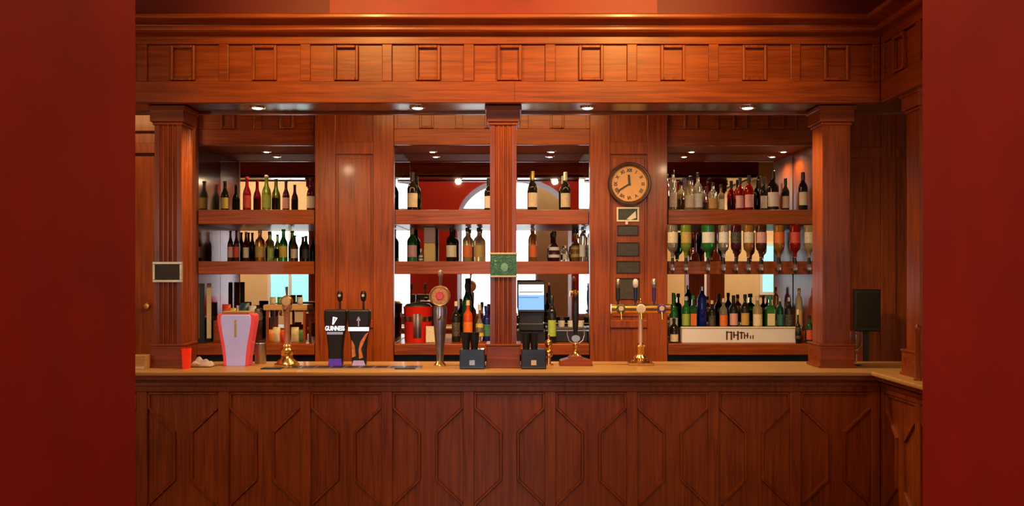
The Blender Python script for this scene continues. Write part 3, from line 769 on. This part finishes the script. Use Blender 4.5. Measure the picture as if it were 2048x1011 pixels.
j.location.x = X(517, 7.5)
MB().lathe([(0, .026), (.005, .032), (.06, .034), (.075, .028), (.08, .03)], seg=18).build('jar_body', G['clear'], j, True)
MB().lathe([(.08, .031), (.095, .031), (.1, .02)], seg=18).build('lid', steel, j, True)
sp = thing('menu_stand', (X(404, 7.345), 7.345, BZ), 'tall narrow black menu stand at the left end of the back counter', 'menu stand')
MB().box(-.02, .02, -.008, .008, 0, Z(566, 7.45)-BZ).build('board', black, sp, bevel=.003)
MB().box(-.03, .03, -.035, .035, 0, .012).build('foot', black, sp)
pf = thing('paper_menu', (X(418, 7.5), 7.5, BZ), 'tall pale paper menu beside the black menu stand', 'menu')
MB().box(-.018, .018, -.003, .003, .03, Z(566, 7.5)-BZ).build('sheet', L['cream'], pf)
MB().box(-.022, .022, -.03, .03, 0, .03).build('holder', black, pf, bevel=.003)

# ------------------------------------------------------------ signs, clock
def sign(px0, px1, py0, py1, Y, label, fm, pm, kind='sign', frame=(1, 1, 1, 1), t=3.5, group=None, nm='sign'):
    x0, x1, z0, z1 = X(px0, Y), X(px1, Y), Z(py1, Y), Z(py0, Y)
    o = thing(nm, ((x0+x1)/2, Y, z0), label, kind, group)
    w, h = (x1-x0)/2, z1-z0; s = t*Y/F
    MB().box(-w+s*.5, w-s*.5, -.004, .006, s*.5, h-s*.5).build('panel', pm, o)
    f = MB()
    if frame[0]: f.box(-w, w, -.010, .008, h-s, h)
    if frame[1]: f.box(-w, w, -.010, .008, 0, s)
    if frame[2]: f.box(-w, -w+s, -.010, .008, s, h-s)
    if frame[3]: f.box(w-s, w, -.010, .008, s, h-s)
    f.build('frame', fm, o, bevel=.002)
    return o
silver = plain('silver_frame', (.62, .55, .42), .35, .5, var=.15, vs=30)
sign(306, 365, 523, 564, cy0-.009, 'small dark notice in a silver frame on the left column', silver, L['darkmenu'], t=5)
gs = sign(979, 1035, 505, 554, cy0-.009, 'green poster sign with cream top and bottom edges on the centre column', CAP['cream'], L['teal'], frame=(1, 1, 0, 0), t=3.5)
pale_green = plain('pale_green_print', (.22, .58, .46), .5, var=.2, vs=30)
MB().lathe([(-.0065, .001), (-.0065, .022)], (.006, 0, .062), seg=20, axis='y', sy=1.2).build('emblem', pale_green, gs)
MB().box(-.055, -.045, -.0065, -.004, .095, .105).box(-.055, -.045, -.0065, -.004, .075, .085).build('print_mark', pale_green, gs)
ck = thing('wall_clock', (X(1258, BY), BY-.001, Z(368, BY)), 'round wall clock with tan face and dark wooden rim', 'clock')
RC = 43.5*BY/F
darkrim = plain('dark_clock_rim', (.05, .014, .008), .3, var=.2, coat=.4)
MB().lathe([(0, RC*.97), (-.03, RC), (-.045, RC*.95), (-.045, RC*.90), (-.025, RC*.83), (0, RC*.83)], seg=56, axis='y').build('rim', darkrim, ck, True)
MB().lathe([(-.024, RC*.84), (-.026, RC*.82), (-.022, RC*.80)], seg=56, axis='y', cap=False).build('bezel', brass, ck, True)
face_m = plain('tan_clock_face', (.80, .40, .13), .5, var=.10, vs=14)
MB().lathe([(-.004, RC*.83), (-.016, RC*.825), (-.016, .001)], seg=56, axis='y').build('face', face_m, ck)
for i, s in enumerate(['XII', 'I', 'II', 'III', 'IIII', 'V', 'VI', 'VII', 'VIII', 'IX', 'X', 'XI']):
    a = PI/2-i*PI/6
    textmesh('numeral', s, .036, black, ck, (RC*.62*math.cos(a), -.0175, RC*.62*math.sin(a)), (PI/2, i*PI/6, 0), .0006)
def hand(name, ang, ln, w, y):
    d = Vector((math.sin(ang), 0, math.cos(ang)))
    MB().bar(tuple(-d*.012+Vector((0, y, 0))), tuple(d*ln+Vector((0, y, 0))), w, .002, up=(0, 1, 0)).build(name, black, ck)
hand('minute_hand', math.radians(238), RC*.60, .012, -.021)
hand('hour_hand', math.radians(-4), RC*.42, .016, -.024)
MB().lathe([(-.026, .001), (-.025, .006), (-.017, .006)], seg=16, axis='y').build('hub', black, ck)
ys = BY+.006
fr = sign(1233, 1278, 414, 443, ys, 'small cream framed picture directly under the wall clock', CAP['cream'], L['darkmenu'], 'picture frame', t=3.5, nm='picture_frame')
pm1 = MB().prism([(-.010, .020), (.062, .085), (.066, .030), (.02, .014)], 'y', -.0065, -.004).build('pale_patch', CAP['cream'], fr)
MB().box(-.02, .0, -.012, .0, -.022, 0).build('hanging_tag', CAP['cream'], fr)
for (p0, p1, y0, y1, d) in [(1234, 1277, 450, 471, 'first below the small cream frame'), (1233, 1278, 484, 512, 'second below the small cream frame'), (1232, 1280, 521, 546, 'third below the small cream frame'), (1231, 1279, 555, 598, 'lowest, behind the beer tap handles')]:
    sign(p0, p1, y0, y1, ys, 'dark engraved plaque on the clock pilaster, '+d, darkrim, L['darkmenu'], 'plaque', t=2, group='dark plaques under the clock', nm='plaque')
sw = thing('light_switch', (X(1637, BY), BY-.001, Z(600, BY)), 'narrow dark panel on the edge right of the spirit bottles', 'switch')
MB().box(-.014, .014, -.02, .002, 0, .14).build('plate', black, sw, bevel=.003)
MB().box(-.006, .006, -.026, -.02, .05, .09).build('rocker', steel, sw)

# ------------------------------------------------------------ beer fonts on the counter
def TX(px, Y): return X(px, Y)
# lit white font with red edges
Yf = 5.80
k = Yf/F
lf = thing('lit_beer_font', (X(476, Yf), Yf, CT), 'glowing pale lavender beer font with pink red edges, flared at the top', 'beer font', )
def flare(w, y0, y1, mat, name, hgt, base=.66):
    pts_ = []
    N_ = 14
    H0 = hgt
    prof_ = [(0, base), (.15, base+.02), (.4, base+.12), (.65, .90), (.85, 1.0), (.95, 1.0), (1.0, .93)]
    left = [(-w*b_, H0*t_) for t_, b_ in prof_]; right = [(w*b_, H0*t_) for t_, b_ in reversed(prof_)]
    return MB().prism(left+right, 'y', y0, y1).build(name, mat, lf, bevel=.008)
hf_ = Z(626, Yf)-CT
flare(38*k, -.045, .050, pinkred, 'edge_shell', hf_)
flare(30*k, -.052, .0, frost, 'front_lens', hf_*.985, .62)
MB().box(-.085, .085, -.05, .055, hf_-.002, hf_+.014).build('top_cap', pale_wood, lf, bevel=.004)
MB().box(-.007, .007, -.056, -.050, hf_*.55, hf_*.88).build('emblem', CAP['gold'], lf)
MB().cyl((0, .0, hf_+.012), (0, 0, hf_+.05), .012).build('handle_stem', chrome, lf, True)
cyl = thing('steel_canister', (X(521, 5.92), 5.92, CT), 'small dark steel canister behind the glowing beer font', 'canister')
MB().lathe([(0, .034), (.003, .036), (.13, .036), (.135, .030)], seg=24).build('body', steel, cyl, True)
MB().lathe([(.135, .031), (.145, .028), (.15, .001)], seg=24).build('lid', black, cyl, True)
# brass font with round head
bf = thing('brass_beer_font', (X(574, 5.78), 5.78, CT), 'brass column beer font with a round badge, right of the glowing font', 'beer font')
k = 5.78/F; H = Z(608, 5.78)-CT
MB().lathe([(0, .078), (.012, .078), (.018, .066), (.03, .060), (.045, .040), (.065, .034), (.075, .040), (.10, .040), (.115, .026), (.125, .030), (.135, .020)], seg=32).build('base', brass, bf, True)
MB().lathe([(.13, .019), (H-.04, .018), (H-.03, .024), (H-.01, .026), (H, .018)], seg=24).build('column_pipe', plain('copper_brass', (.78, .44, .30), .42, .8, var=.1, vs=20), bf, True)
MB().lathe([(-.022, .001), (-.022, .030), (-.012, .036), (.012, .036), (.02, .03)], (0, 0, H+.02), seg=28, axis='y').build('badge_ring', brass, bf, True)
MB().lathe([(-.025, .001), (-.025, .024), (-.02, .024)], (0, 0, H+.02), seg=24, axis='y').build('badge_face', L['cream'], bf)
MB().cyl((0, -.01, H-.02), (0, -.07, H-.035), .010, .008).build('spout', chrome, bf, True)
MB().box(-.03, .03, -.01, .01, H-.03, H-.005).build('tap_block', steel, bf, bevel=.004)
MB().cyl((0, 0, H+.05), (0, -.01, H+.11), .006, .009).build('tap_handle', steel, bf, True)
# pint glass shaped fonts
def pint_font(px, label, sub):
    Y = 5.82; t = thing('pint_shaped_font', (X(px, Y), Y, CT), label, 'beer font', 'pint glass shaped beer fonts')
    H = Z(618, Y)-CT; W = 22.5*Y/F
    prof_ = [(0, .64), (.05, .62), (.25, .62), (.5, .74), (.72, .95), (.85, 1.0), (1, 1.0)]
    body = [(-W*b_, H*t_) for t_, b_ in prof_]+[(W*b_, H*t_) for t_, b_ in reversed(prof_)]
    MB().prism(body, 'y', -.035, .035).build('body', black, t, bevel=.012)
    MB().lathe([(H, .008), (H+.05, .006), (H+.055, .014), (H+.07, .018), (H+.10, .019), (H+.115, .012), (H+.118, .001)], (W*.35, 0, 0), seg=18).build('tap_handle', black, t, True)
    MB().lathe([(-.004, .001), (-.004, .009), (0, .009)], (W*.35, -.018, H+.088), seg=16, axis='y').build('handle_badge', CAP['cream'], t)
    if sub == 0:
        textmesh('lettering', 'GUINNESS', .040, plain('backlit_white', (.85,.85,.9), .4, emit=(.8,.85,1), es=1.1), t, (0, -.0365, H*.66), (PI/2, 0, 0), .0015, width=W*1.72)
        MB().box(-W*.70, W*.70, -.0375, -.034, H*.555, H*.60).build('lower_band', plain('pale_blue_print', (.42, .50, .72), .4, emit=(.4, .5, .8), es=.25, var=.1), t)
        # harp shaped emblem
        hp = MB(); zc = H*.80
        hp.bar((-.014, -.036, zc-.024), (-.010, -.036, zc+.024), .006, .003).bar((-.010, -.036, zc+.022), (.014, -.036, zc+.016), .006, .003).bar((.014, -.036, zc+.018), (-.012, -.036, zc-.024), .006, .003)
        for q in range(3): hp.bar((-.007+.006*q, -.036, zc+.018), (-.009+.006*q, -.036, zc-.014+.012*q), .002, .002)
        hp.build('emblem', MATS['backlit_white'], t)
        MB().prism([(-W*.60, .0), (W*.60, .0), (W*.56, H*.12), (-W*.56, H*.12)], 'y', -.038, -.034).build('foot_glow', plain('violet_print', (.12, .05, .42), .3, emit=(.10, .04, .45), es=.35, var=.3, vs=30), t)
    else:
        vi = plain('lilac_print', (.55, .48, .75), .4, emit=(.5, .4, .8), es=.2, var=.1)
        MB().box(-W*.92, W*.92, -.0375, -.034, H*.615, H*.685)  .build('name_band', MATS['backlit_white'], t, bevel=.004)
        MB().bar((0, -.036, H*.70), (0, -.036, H*.86), .007, .003).bar((-.01, -.036, H*.80), (0, -.036, H*.87), .006, .003).bar((.01, -.036, H*.80), (0, -.036, H*.87), .006, .003).build('emblem', vi, t)
        og = plain('orange_flame_print', (.75, .25, .07), .35, emit=(.7, .2, .04), es=.12, var=.3, vs=40)
        MB().prism([(-W*.58, H*.14), (-W*.25, H*.17), (-W*.35, H*.36), (-W*.62, H*.46)], 'y', -.0375, -.034).build('flame_print', og, t)
        MB().prism([(W*.05, H*.12), (W*.40, H*.14), (W*.22, H*.30), (W*.55, H*.45), (W*.88, H*.60), (W*.60, H*.56), (W*.15, H*.42), (W*.0, H*.28)], 'y', -.0375, -.034).build('flame_print', og, t)
        MB().prism([(-W*.60, .0), (W*.60, .0), (W*.45, H*.09), (-W*.45, H*.09)], 'y', -.038, -.034).build('foot_glow', vi, t)
pint_font(672, 'black pint glass shaped beer font with white lettering and harp emblem', 0)
pint_font(719, 'dark pint glass shaped beer font with orange flame print and white band', 1)
# chrome tall font
cf = thing('chrome_beer_font', (X(880, 5.78), 5.78, CT), 'tall chrome beer font with a round badge left of the centre column', 'beer font')
H = Z(612, 5.78)-CT
MB().lathe([(0, .040), (.006, .040), (.012, .034), (.03, .022)], seg=28).build('base', brass, cf, True)
MB().lathe([(.025, .020), (.06, .022), (H-.12, .040), (H-.02, .044), (H, .040), (H+.006, .025)], seg=28).build('column_pipe', plain('dark_chrome', (.34, .34, .44), .28, .9, var=.2, vs=20), cf, True)
MB().lathe([(-.020, .052), (-.026, .060), (-.012, .066), (.010, .066), (.016, .05)], (0, -.0, H+.065), seg=36, axis='y', cap=False).build('badge_ring', plain('pale_gold', (.80, .62, .40), .3, .9, var=.1), cf, True)
MB().lathe([(-.018, .001), (-.018, .054), (-.010, .054), (.006, .054), (.006, .001)], (0, 0, H+.065), seg=36, axis='y').build('badge_face', plain('tan_badge', (.62, .30, .12), .4, var=.4, vs=60), cf)
MB().lathe([(-.024, .001), (-.024, .022), (-.018, .026)], (0, 0, H+.065), seg=24, axis='y').build('badge_centre', CAP['red'], cf)
MB().cyl((0, 0, H+.125), (.004, -.01, H+.19), .008, .011).build('handle_stem', chrome, cf, True)
MB().lathe([(0, .010), (.01, .017), (.03, .018), (.042, .010), (.045, .001)], (.004, -.01, H+.185), seg=18).build('tap_handle', plain('smoked_handle', (.35, .30, .26), .2, .4, var=.3, vs=40), cf, True)
MB().cyl((0, -.03, H-.06), (0, -.085, H-.08), .009, .008).build('spout', chrome, cf, True)
# black bar caddies either side of the centre column
def caddy(px, label, band, w_px=25):
    Y = 5.62; t = thing('bar_caddy', (X(px, Y), Y, CT), label, 'bar caddy', 'black bar caddies beside the centre column')
    w = w_px*Y/F; h = Z(697, Y)-CT
    MB().box(-w, w, -.06, .06, 0, h).build('box', plain('caddy_%s' % band[0], band[1], .25, var=.5, vs=12, coat=.4), t, bevel=.006)
    MB().box(-.016, .016, -.062, -.059, .025, .055).build('plaque', CAP['cream'] if band[0] == 'black' else steel, t)
    return t, w, h
t, w, h = caddy(945, 'dark blue bar caddy with straw cups, left of the centre column', ('navy', (.012, .03, .08)))
for i in range(2):
    MB().lathe([(h, .020), (h+.10, .031), (h+.10, .028), (h+.01, .018)], (-.04+.052*i, 0, 0), seg=20).build('cup', black, t, True)
t, w, h = caddy(1067, 'black bar caddy with a small cream label, right of the centre column', ('black', (.010, .010, .016)))
for i in range(2):
    MB().lathe([(h, .020), (h+.10, .029), (h+.10, .026), (h+.01, .018)], (-.045+.05*i, 0, 0), seg=20).build('cup', black, t, True)
# small brass peg tap right of the caddy
sp = thing('brass_bell_tap', (X(1097, 5.80), 5.80, CT), 'small turned brass ball tap beside the black caddy', 'tap')
MB().lathe([(0, .03), (.01, .03), (.015, .016), (.05, .014), (.06, .026), (.085, .026), (.10, .014), (.115, .020), (.135, .024), (.155, .018), (.165, .006), (.19, .008), (.2, .001)], seg=24).build('turned_body', brass, sp, True)
MB().cyl((0, 0, .07), (-.045, -.01, .065), .008, .006).build('lever', brass, sp, True)
# black handled hand pump
hp = thing('hand_pump', (X(1151, 5.82), 5.82, CT), 'brass beer pump with tall black handle on a stepped wooden base', 'hand pump')
MB().prism([(-.105, 0), (.105, 0), (.100, .03), (.05, .045), (.03, .062), (-.03, .062), (-.05, .045), (-.100, .03)], 'y', -.07, .07).build('base', wood_x, hp, bevel=.004)
MB().lathe([(.06, .034), (.07, .026), (.085, .016), (.10, .014), (.12, .018), (.14, .020), (.155, .014)], seg=24).build('brass_stem', brass, hp, True)
zt_ = Z(590, 5.82)-CT
MB().lathe([(.15, .014), (.20, .012), (.24, .017), (.30, .021), (zt_-.06, .019), (zt_-.03, .012), (zt_-.02, .016), (zt_, .017), (zt_+.01, .010), (zt_+.012, .001)], seg=24).build('handle', black, hp, True)
MB().lathe([(-.02, .001), (-.02, .026), (-.008, .028), (.004, .02)], (0, -.014, .17), seg=24, axis='y', sy=.8).build('pump_badge', steel, hp, True)
MB().lathe([(zt_+.008, .010), (zt_+.016, .015), (zt_+.03, .012), (zt_+.034, .001)], seg=16).build('finial', brass, hp, True)
for s_ in (-1, 1):
    MB().tube([(s_*.052, -.03, .225), (s_*.054, -.03, .19), (s_*.045, -.03, .16), (s_*.02, -.02, .14), (0, -.01, .135)], .0035, 8).build('side_bracket', chrome, hp, True)
# T bar brass font
tb = thing('t_bar_beer_font', (X(1281, 5.82), 5.82, CT), 'brass T shaped beer font with three badges and three tap handles', 'beer font')
k = 5.82/F
H = Z(617, 5.82)-CT
MB().box(-.078, .078, -.06, .06, 0, .018).build('foot_plate', brass, tb, bevel=.004)
MB().lathe([(.018, .062), (.03, .058), (.038, .040), (.048, .044), (.056, .036), (.066, .026), (.105, .028), (.12, .030), (.128, .020), (.14, .018)], seg=32).build('base', brass, tb, True)
MB().lathe([(.135, .016), (H-.03, .0155)], seg=24).build('column_pipe', plain('pale_brass', (.88, .62, .46), .42, .7, var=.06, vs=20), tb, True)
lx, rx = (1224-1281)*k, (1338-1281)*k
MB().cyl((lx, 0, H), (rx, 0, H), .030, seg=28).build('cross_bar', brass, tb, True)
for s_ in (lx, rx):
    MB().lathe([(-.006, .001), (-.006, .032), (.006, .032), (.006, .001)], (s_, 0, H), seg=28, axis='x').build('end_cap', brass, tb, True)
MB().lathe([(.028, .022), (.036, .020), (.042, .009), (.055, .008), (.066, .003), (.07, .001)], (0, 0, H), seg=20).build('finial', brass, tb, True)
for i, (px, m_) in enumerate([(1241, plain('olive_badge', (.10, .12, .04), .4, var=.6, vs=70)), (1281, L['white']), (1322, plain('violet_badge', (.10, .03, .25), .4, var=.7, vs=70))]):
    xx = (px-1281)*k
    MB().lathe([(-.034, .001), (-.034, .026), (-.030, .030), (-.020, .031)], (xx, 0, H), seg=28, axis='y').build('badge', m_, tb, True)
    MB().lathe([(-.0355, .001), (-.0355, .016), (-.034, .016)], (xx, 0, H+.004), seg=20, axis='y').build('badge_centre', CAP['cream'], tb)
    MB().cyl((xx, -.030, H-.02), (xx, -.055, H-.065), .007, .006).build('spout', brass, tb, True)
for i, px in enumerate((1236, 1271, 1308)):
    xx = (px-1281)*k; z0 = H+.028
    ht = [black, plain('dark_blue_handle', (.012, .015, .08), .3, var=.3), plain('violet_handle', (.05, .015, .12), .3, var=.3)][i]
    hh = Z(556, 5.82)-CT-z0
    hd = MB().lathe([(0, .006), (.02, .006), (.025, .011), (hh*.62, .014), (hh*.68, .010)], (xx, 0, z0-.004), seg=18).build('tap_handle', ht, tb, True)
    MB().lathe([(hh*.66, .010), (hh*.75, .017), (hh*.92, .017), (hh, .008), (hh, .001)], (xx, 0, z0-.004), seg=18).build('handle_badge', [steel, white, CAP['silver']][i], hd, True)
# drip tray and bar mats
dt = thing('drip_tray', (X(715, 5.80), 5.80, CT), 'long slotted steel drip tray on the counter under the pint shaped fonts', 'drip tray')
dt.location.y = 5.66
a = MB(); a.box(-.42, .42, -.075, .075, 0, .005)
a.build('tray', steel, dt, bevel=.001)
a = MB()
for i in range(9): a.box(-.40+.09*i, -.33+.09*i, -.055, .055, .005, .0065)
a.build('slots', black, dt)
bm_ = MB().box(-.062, .062, -.045, .045, 0, .006).build('bar_mat', black, None, bevel=.002); bm_.location = (X(812, 5.62), 5.60, CT)
tag(bm_, 'small black bar mat lying left of the tall chrome font', 'bar mat')
bm2 = MB().box(-.062, .062, -.045, .045, 0, .006).build('bar_mat', black, None, bevel=.002); bm2.location = (X(545, 5.6), 5.60, CT)
tag(bm2, 'small black bar mat lying before the brass column font at left', 'bar mat')
# left end items
rg = thing('red_tumbler', (X(373, 5.60), 5.60, CT), 'glowing red tumbler standing at the foot of the left column', 'tumbler')
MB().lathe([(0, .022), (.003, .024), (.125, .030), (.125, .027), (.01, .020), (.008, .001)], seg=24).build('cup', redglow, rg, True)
MB().lathe([(.125, .0305), (.130, .0305), (.130, .026)], seg=24).build('rim', CAP['red'], rg, True)
cl = MB()
NN = 14
gr = []
random.seed(3)
for j_ in range(NN):
    row = []
    for i_ in range(NN):
        u, v = i_/(NN-1), j_/(NN-1)
        e = math.sin(PI*u)**.5*math.sin(PI*v)**.5
        zz = .004+e*(.022+.022*math.sin(9*u+4*v)*math.cos(7*v-3*u)+.03*(1-u))
        row.append(cl.bm.verts.new(((u-.5)*.13, (v-.5)*.10, max(.003, zz))))
    gr.append(row)
for j_ in range(NN-1):
    for i_ in range(NN-1): cl.bm.faces.new((gr[j_][i_], gr[j_][i_+1], gr[j_+1][i_+1], gr[j_+1][i_]))
o = cl.build('bar_cloth', plain('grey_white_cloth', (.62, .54, .50), .9, var=.25, vs=40), None, True); o.location = (X(406, 5.72), 5.72, CT)
sm = o.modifiers.new('thick', 'SOLIDIFY'); sm.thickness = .003; sm.offset = 1
tag(o, 'crumpled grey white bar cloth between the red tumbler and the glowing font', 'cloth')
wb = thing('wooden_block', (X(283, 5.60), 5.60, CT), 'small orange brown wooden block with a cream card at the left end', 'block')
MB().box(-.05, .04, -.045, .05, .0, .085).build('block', pale_wood, wb, bevel=.004)
MB().box(-.045, .035, -.052, -.046, .002, .018).build('card', CAP['cream'], wb)
# right end: dark monitor, glass, post
mo = thing('dark_monitor', (X(1733, 7.1), 7.1, 0), 'black screen on a stand in the dark corner right of the right column', 'monitor')
MB().box(-.10, .10, -.03, .03, Z(662, 7.1), Z(578, 7.1)).build('screen_case', black, mo, bevel=.008)
MB().box(-.085, .085, -.033, -.03, Z(655, 7.1), Z(585, 7.1)).build('screen_glass', plain('dark_screen', (.004, .008, .007), .12), mo)
MB().box(-.02, .02, .0, .02, .03, Z(655, 7.1)).box(-.12, .12, -.10, .10, 0, .03).build('stand', black, mo)
wg = thing('wine_glass', (X(1712, 5.80), 5.80, CT), 'empty stemmed glass standing right of the plain right column', 'glass')
MB().lathe([(0, .034), (.003, .034), (.006, .005), (.08, .004), (.09, .012), (.12, .036), (.16, .042), (.215, .034), (.215, .032), (.16, .040), (.12, .033), (.092, .006), (.09, .001)], seg=28).build('bowl', glassclear, wg, True)
po = thing('corner_post', (2.205, 4.98, CT), 'slim dark red wooden post with round top beside the right red wall', 'post')
MB().lathe([(0, .022), (.01, .022), (.014, .014), (.26, .013), (.27, .018), (.29, .018), (.305, .006), (.307, .001)], seg=20).build('turned_post', wood_z, po, True)

for i, (ax, ay, az, ap, aw) in enumerate(AISLE):
    s_ = thing('ceiling_lamp', (ax, ay, 3.12), ['long white lamp over the staff aisle, hidden behind the canopy', 'short white lamp added over the aisle to brighten the cupboard door'][i], 'ceiling light', 'lamps over the staff aisle')
    MB().box(-aw/2, aw/2, -.16, .16, -.015, 0).build('lamp_housing', white, s_)
# hall ceiling fittings (out of the frame)
for i, (hx, hy, hz, hp_) in enumerate(HALL_SPOTS):
    s_ = thing('ceiling_spotlight', (hx, hy, HC), 'black ceiling spotlight aimed at the canopy, %s one' % ('left', 'right')[i], 'spotlight', 'ceiling spotlights before the bar')
    MB().cyl((0, 0, 0), (0, 0, -.02), .04).build('mount', black, s_, True)
    MB().cyl((0, 0, -.02), (0, .0, -.05), .012).build('arm', black, s_, True)
    MB().cyl((0, -.05, -.07), (0, .03, -.12), .045).build('head', black, s_, True)
